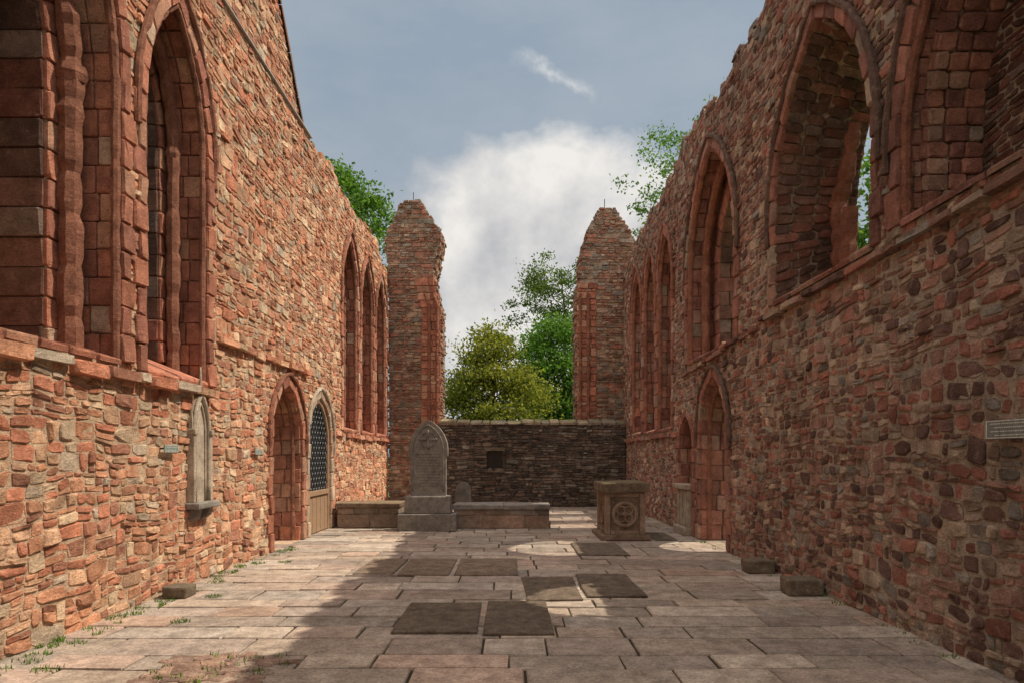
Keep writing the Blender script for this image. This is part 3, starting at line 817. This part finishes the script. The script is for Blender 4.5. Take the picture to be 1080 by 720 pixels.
def tree(base,cc,rad,nclump,nleaf,lsize,crad,mat,label,seed,shape=1.0,nbr=70):
    rg=random.Random(seed)
    root=empty('tree',base,label,'tree','trees beyond the walls')
    mb=MB(); b=Vector(base); c=Vector(cc)
    tip=Vector((cc[0],cc[1],cc[2]+rad[2]*.5))
    tp=[b+(tip-b)*t+Vector((rg.uniform(-.15,.15),rg.uniform(-.15,.15),0))*(0<t<1) for t in np.linspace(0,1,8)]
    mb.sweep(tp,.05+rad[2]*.05,8,r1=.02)
    cl=[]
    for i in range(nclump):
        while True:
            p=Vector([rg.uniform(-1,1) for _ in range(3)])
            if .3<p.length<1: break
        k=1-.35*shape*max(0,p.z)
        k*=rg.uniform(.85,1.12)
        q=Vector((c.x+p.x*rad[0]*k,c.y+p.y*rad[1]*k,c.z+p.z*rad[2]))
        cl.append(q)
        if i<nbr:
            z0=max(b.z+1,min(tip.z-.3,q.z-rg.uniform(.4,1.2)*rad[2]*.4)); t=(z0-b.z)/(tip.z-b.z)
            s0=b+(tip-b)*t; mid=(s0+q)/2+Vector((0,0,rg.uniform(-.2,.25)))
            mb.sweep([s0,mid,q],.012*rad[2]*.6+.006,5,r1=.005)
    mb.build('trunk',M_bark,root,True)
    C=np.array([[*q] for q in cl]); per=nleaf//nclump
    pts=np.repeat(C,per,0)
    off=RNG.normal(0,.5,(len(pts),3))*crad*np.repeat(RNG.uniform(.6,1.4,(nclump,1)),per,0)
    off[:,2]*=.55
    leaves(pts+off,lsize,root,mat)
LM1=leafmat('yellow green leaves',(.055,.09,.015),(.30,.29,.05))
LM2=leafmat('fresh green leaves',(.035,.10,.018),(.15,.27,.045))
LM3=leafmat('dark green leaves',(.045,.08,.02),(.13,.19,.045))
tree((-1.0,34,-.05),(-1.0,34,4.6),(2.9,2.2,3.4),190,24000,.085,.75,LM1,'round yellow green tree seen over the low end wall in the centre',1,1.5)
tree((2.6,38,-.05),(2.3,38,5.6),(2.4,2,3.5),170,28000,.09,.8,LM2,'fresh green tree beyond the end wall, tucked against the right pier',2,.4)
tree((3.6,42,-.05),(3.0,42,11.2),(3.3,1.8,3.2),95,10000,.085,.7,LM3,'sparse thin branched tree showing sky, above the green one by the right pier',3,.6,30)
tree((-8.2,27,-.05),(-7.2,27,10.1),(2.7,2.4,3.0),150,22000,.08,.65,LM2,'bright green tree rising behind the left wall next to the left pier',4)
tree((8.6,25,-.05),(6.6,25,11.1),(2.9,2.0,2.8),110,7500,.06,.45,LM2,'light leafy branches spreading above the right wall',5,.2,60)
tree((10.8,17,-.05),(10.2,17,6.7),(2.6,2.2,2.6),110,12000,.08,.75,LM2,'green tree outside glimpsed through the large broken right hand window',9,.4)

def tufts(spots,name,label,hgt):
    V=[];F=[]
    for (x,y,z,r,n) in spots:
        for i in range(n):
            a=R(0,6.28);d=r*math.sqrt(random.random()); px=x+d*math.cos(a);py=y+d*math.sin(a)
            h=hgt*R(.4,1.2);b=R(0,6.28);w=.006
            k=len(V); le=R(.1,.7)*h
            V+= [(px-w*math.cos(b),py-w*math.sin(b),z),(px+w*math.cos(b),py+w*math.sin(b),z),(px+le*math.cos(b+1.5),py+le*math.sin(b+1.5),z+h)]
            F.append((k,k+1,k+2))
    me=bpy.data.meshes.new(name); me.from_pydata(V,[],F)
    o=link(name,me,M_grass); tag(o,label,'grass',kind='stuff')
m,nt,b=newmat('grass blades'); M_grass=m; g=nt.nodes.new('ShaderNodeNewGeometry')
nt.links.new(ramp(nt,noise(nt,g.outputs['Position'],6,3),.35,(.06,.12,.018),.7,(.17,.25,.045)),b.inputs['Base Color'])
sp=[]
for i in range(60):
    y=R(4.5,12); sp.append((XL+R(.03,.3),y,-.01,R(.03,.12),30))
for px,py,n in ((122,652,140),(225,629,140),(50,706,90),(105,650,80),(300,592,80),(150,640,40),(190,655,60),(40,690,60)):
    x,y=G(px,py); sp.append((x,y,-.01,.1,n))
for i in range(25): sp.append((-2.22+R(-.5,.5),5.05+R(-.5,.5),-.0,.05,10))
for i in range(30): sp.append((XR-R(.02,.15),R(4.5,18),-.01,.06,16))
tufts(sp,'joint_grass','green grass and weeds growing along the foot of the walls and in paving joints',.045)
sp=[]
for i in range(70):
    u=R(14,22); sp.append((XL-R(.0,.6),u,topL(u)+.03,.12,14))
for i in range(130):
    u=R(6,22); sp.append((XR+R(.0,.6),u,topR(u)+.03,.12,12))
tufts(sp,'wall_top_grass','wisps of grass growing along the broken wall tops',.12)

# ---------------------------------------------------------------- world, sun, camera
DX,DY=.70,.10
sd=Vector((-DX,-DY,-1.0)).normalized()
w=bpy.data.worlds.new('World'); sc.world=w; w.use_nodes=True; nt=w.node_tree
bg=nt.nodes['Background']
sky=nt.nodes.new('ShaderNodeTexSky'); sky.sky_type='NISHITA'; sky.sun_disc=False
sky.sun_elevation=math.asin(-sd.z); sky.sun_rotation=math.atan2(DX,DY); sky.air_density=1.3; sky.dust_density=2.5
tc=nt.nodes.new('ShaderNodeTexCoord'); co=tc.outputs['Generated']
base=mix(nt,'MIX',.88,sky.outputs[0],(3.2,3.9,4.7))
def mth(op,a,b_):
    ad=nt.nodes.new('ShaderNodeMath'); ad.operation=op
    for i,v in enumerate((a,b_)):
        if v is None: continue
        if hasattr(v,'node'): nt.links.new(v,ad.inputs[i])
        else: ad.inputs[i].default_value=v
    return ad.outputs[0]
def dotv(vec):
    dt=nt.nodes.new('ShaderNodeVectorMath'); dt.operation='DOT_PRODUCT'; nt.links.new(co,dt.inputs[0]); dt.inputs[1].default_value=Vector(vec).normalized(); return dt.outputs['Value']
def mrange(v,lo,hi,a,b_):
    s_=nt.nodes.new('ShaderNodeMapRange'); s_.inputs[1].default_value=lo; s_.inputs[2].default_value=hi; s_.inputs[3].default_value=a; s_.inputs[4].default_value=b_
    nt.links.new(v,s_.inputs[0]); return s_.outputs[0]
veil=ramp(nt,noise(nt,co,1.8,7,.6,(1,1,2.5)),.40,(0,0,0),.78,(.7,.7,.7))
c=mix(nt,'MIX',veil,base,(5.2,5.5,5.7))
n1=noise(nt,co,3.4,9,.58,(1,1,1.5))
tot=mth('ADD',n1,mrange(dotv((.10,1,.20)),.945,.992,-.22,.28))
cm=ramp(nt,tot,.48,(0,0,0),.63,(1,1,1))
shade=ramp(nt,noise(nt,co,5,8,.6),.35,(4.7,4.8,5.1),.62,(8.8,8.5,8.1))
c=mix(nt,'MIX',cm,c,shade)
d1=Vector((.011,1,.583));d2=Vector((.115,1,.530)); Nn=d1.cross(d2)
dist=mth('ABSOLUTE',mth('ADD',dotv(Nn),mth('MULTIPLY',mth('SUBTRACT',noise(nt,co,14,6,.7),.5),.05)),None)
wl_=mrange(dist,.0,.011,.6,0)
wl2=mrange(dotv((.063,1,.556)),.9980,.9996,0,1)
wisp=mth('MULTIPLY',mth('MULTIPLY',wl_,wl2),mrange(noise(nt,co,26,5,.7),.35,.65,.1,1.2))
c=mix(nt,'MIX',wisp,c,(7.6,7.6,7.6))
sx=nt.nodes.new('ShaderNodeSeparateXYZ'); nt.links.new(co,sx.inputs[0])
hi=ramp(nt,sx.outputs[2],.62,(0,0,0),.85,(1,1,1))  # unseen sky overhead brightened, added fill for the right wall
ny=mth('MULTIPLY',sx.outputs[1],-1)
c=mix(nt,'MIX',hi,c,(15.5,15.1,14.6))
rear_fill=ramp(nt,ny,.1,(0,0,0),.6,(.8,.8,.8))  # unseen sky behind the camera brightened as added fill
c=mix(nt,'MIX',rear_fill,c,(10,9.7,9.3))
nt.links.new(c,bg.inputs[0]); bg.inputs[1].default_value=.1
L=bpy.data.lights.new('sun','SUN'); L.energy=5; L.angle=math.radians(.5); L.color=(1,.91,.76)
lo=bpy.data.objects.new('sun',L); COL.objects.link(lo); lo.rotation_euler=sd.to_track_quat('-Z','Y').to_euler(); lo.location=(10,5,20)
cam=bpy.data.cameras.new('camera'); cam.lens=24; cam.sensor_width=36; cam.shift_y=120/1080; cam.clip_end=2000
co_=bpy.data.objects.new('camera',cam); COL.objects.link(co_); co_.location=(0,0,1.6); co_.rotation_euler=(math.radians(90),0,0)
sc.camera=co_
sc.view_settings.view_transform='Standard'; sc.view_settings.look='None'; sc.view_settings.exposure=0
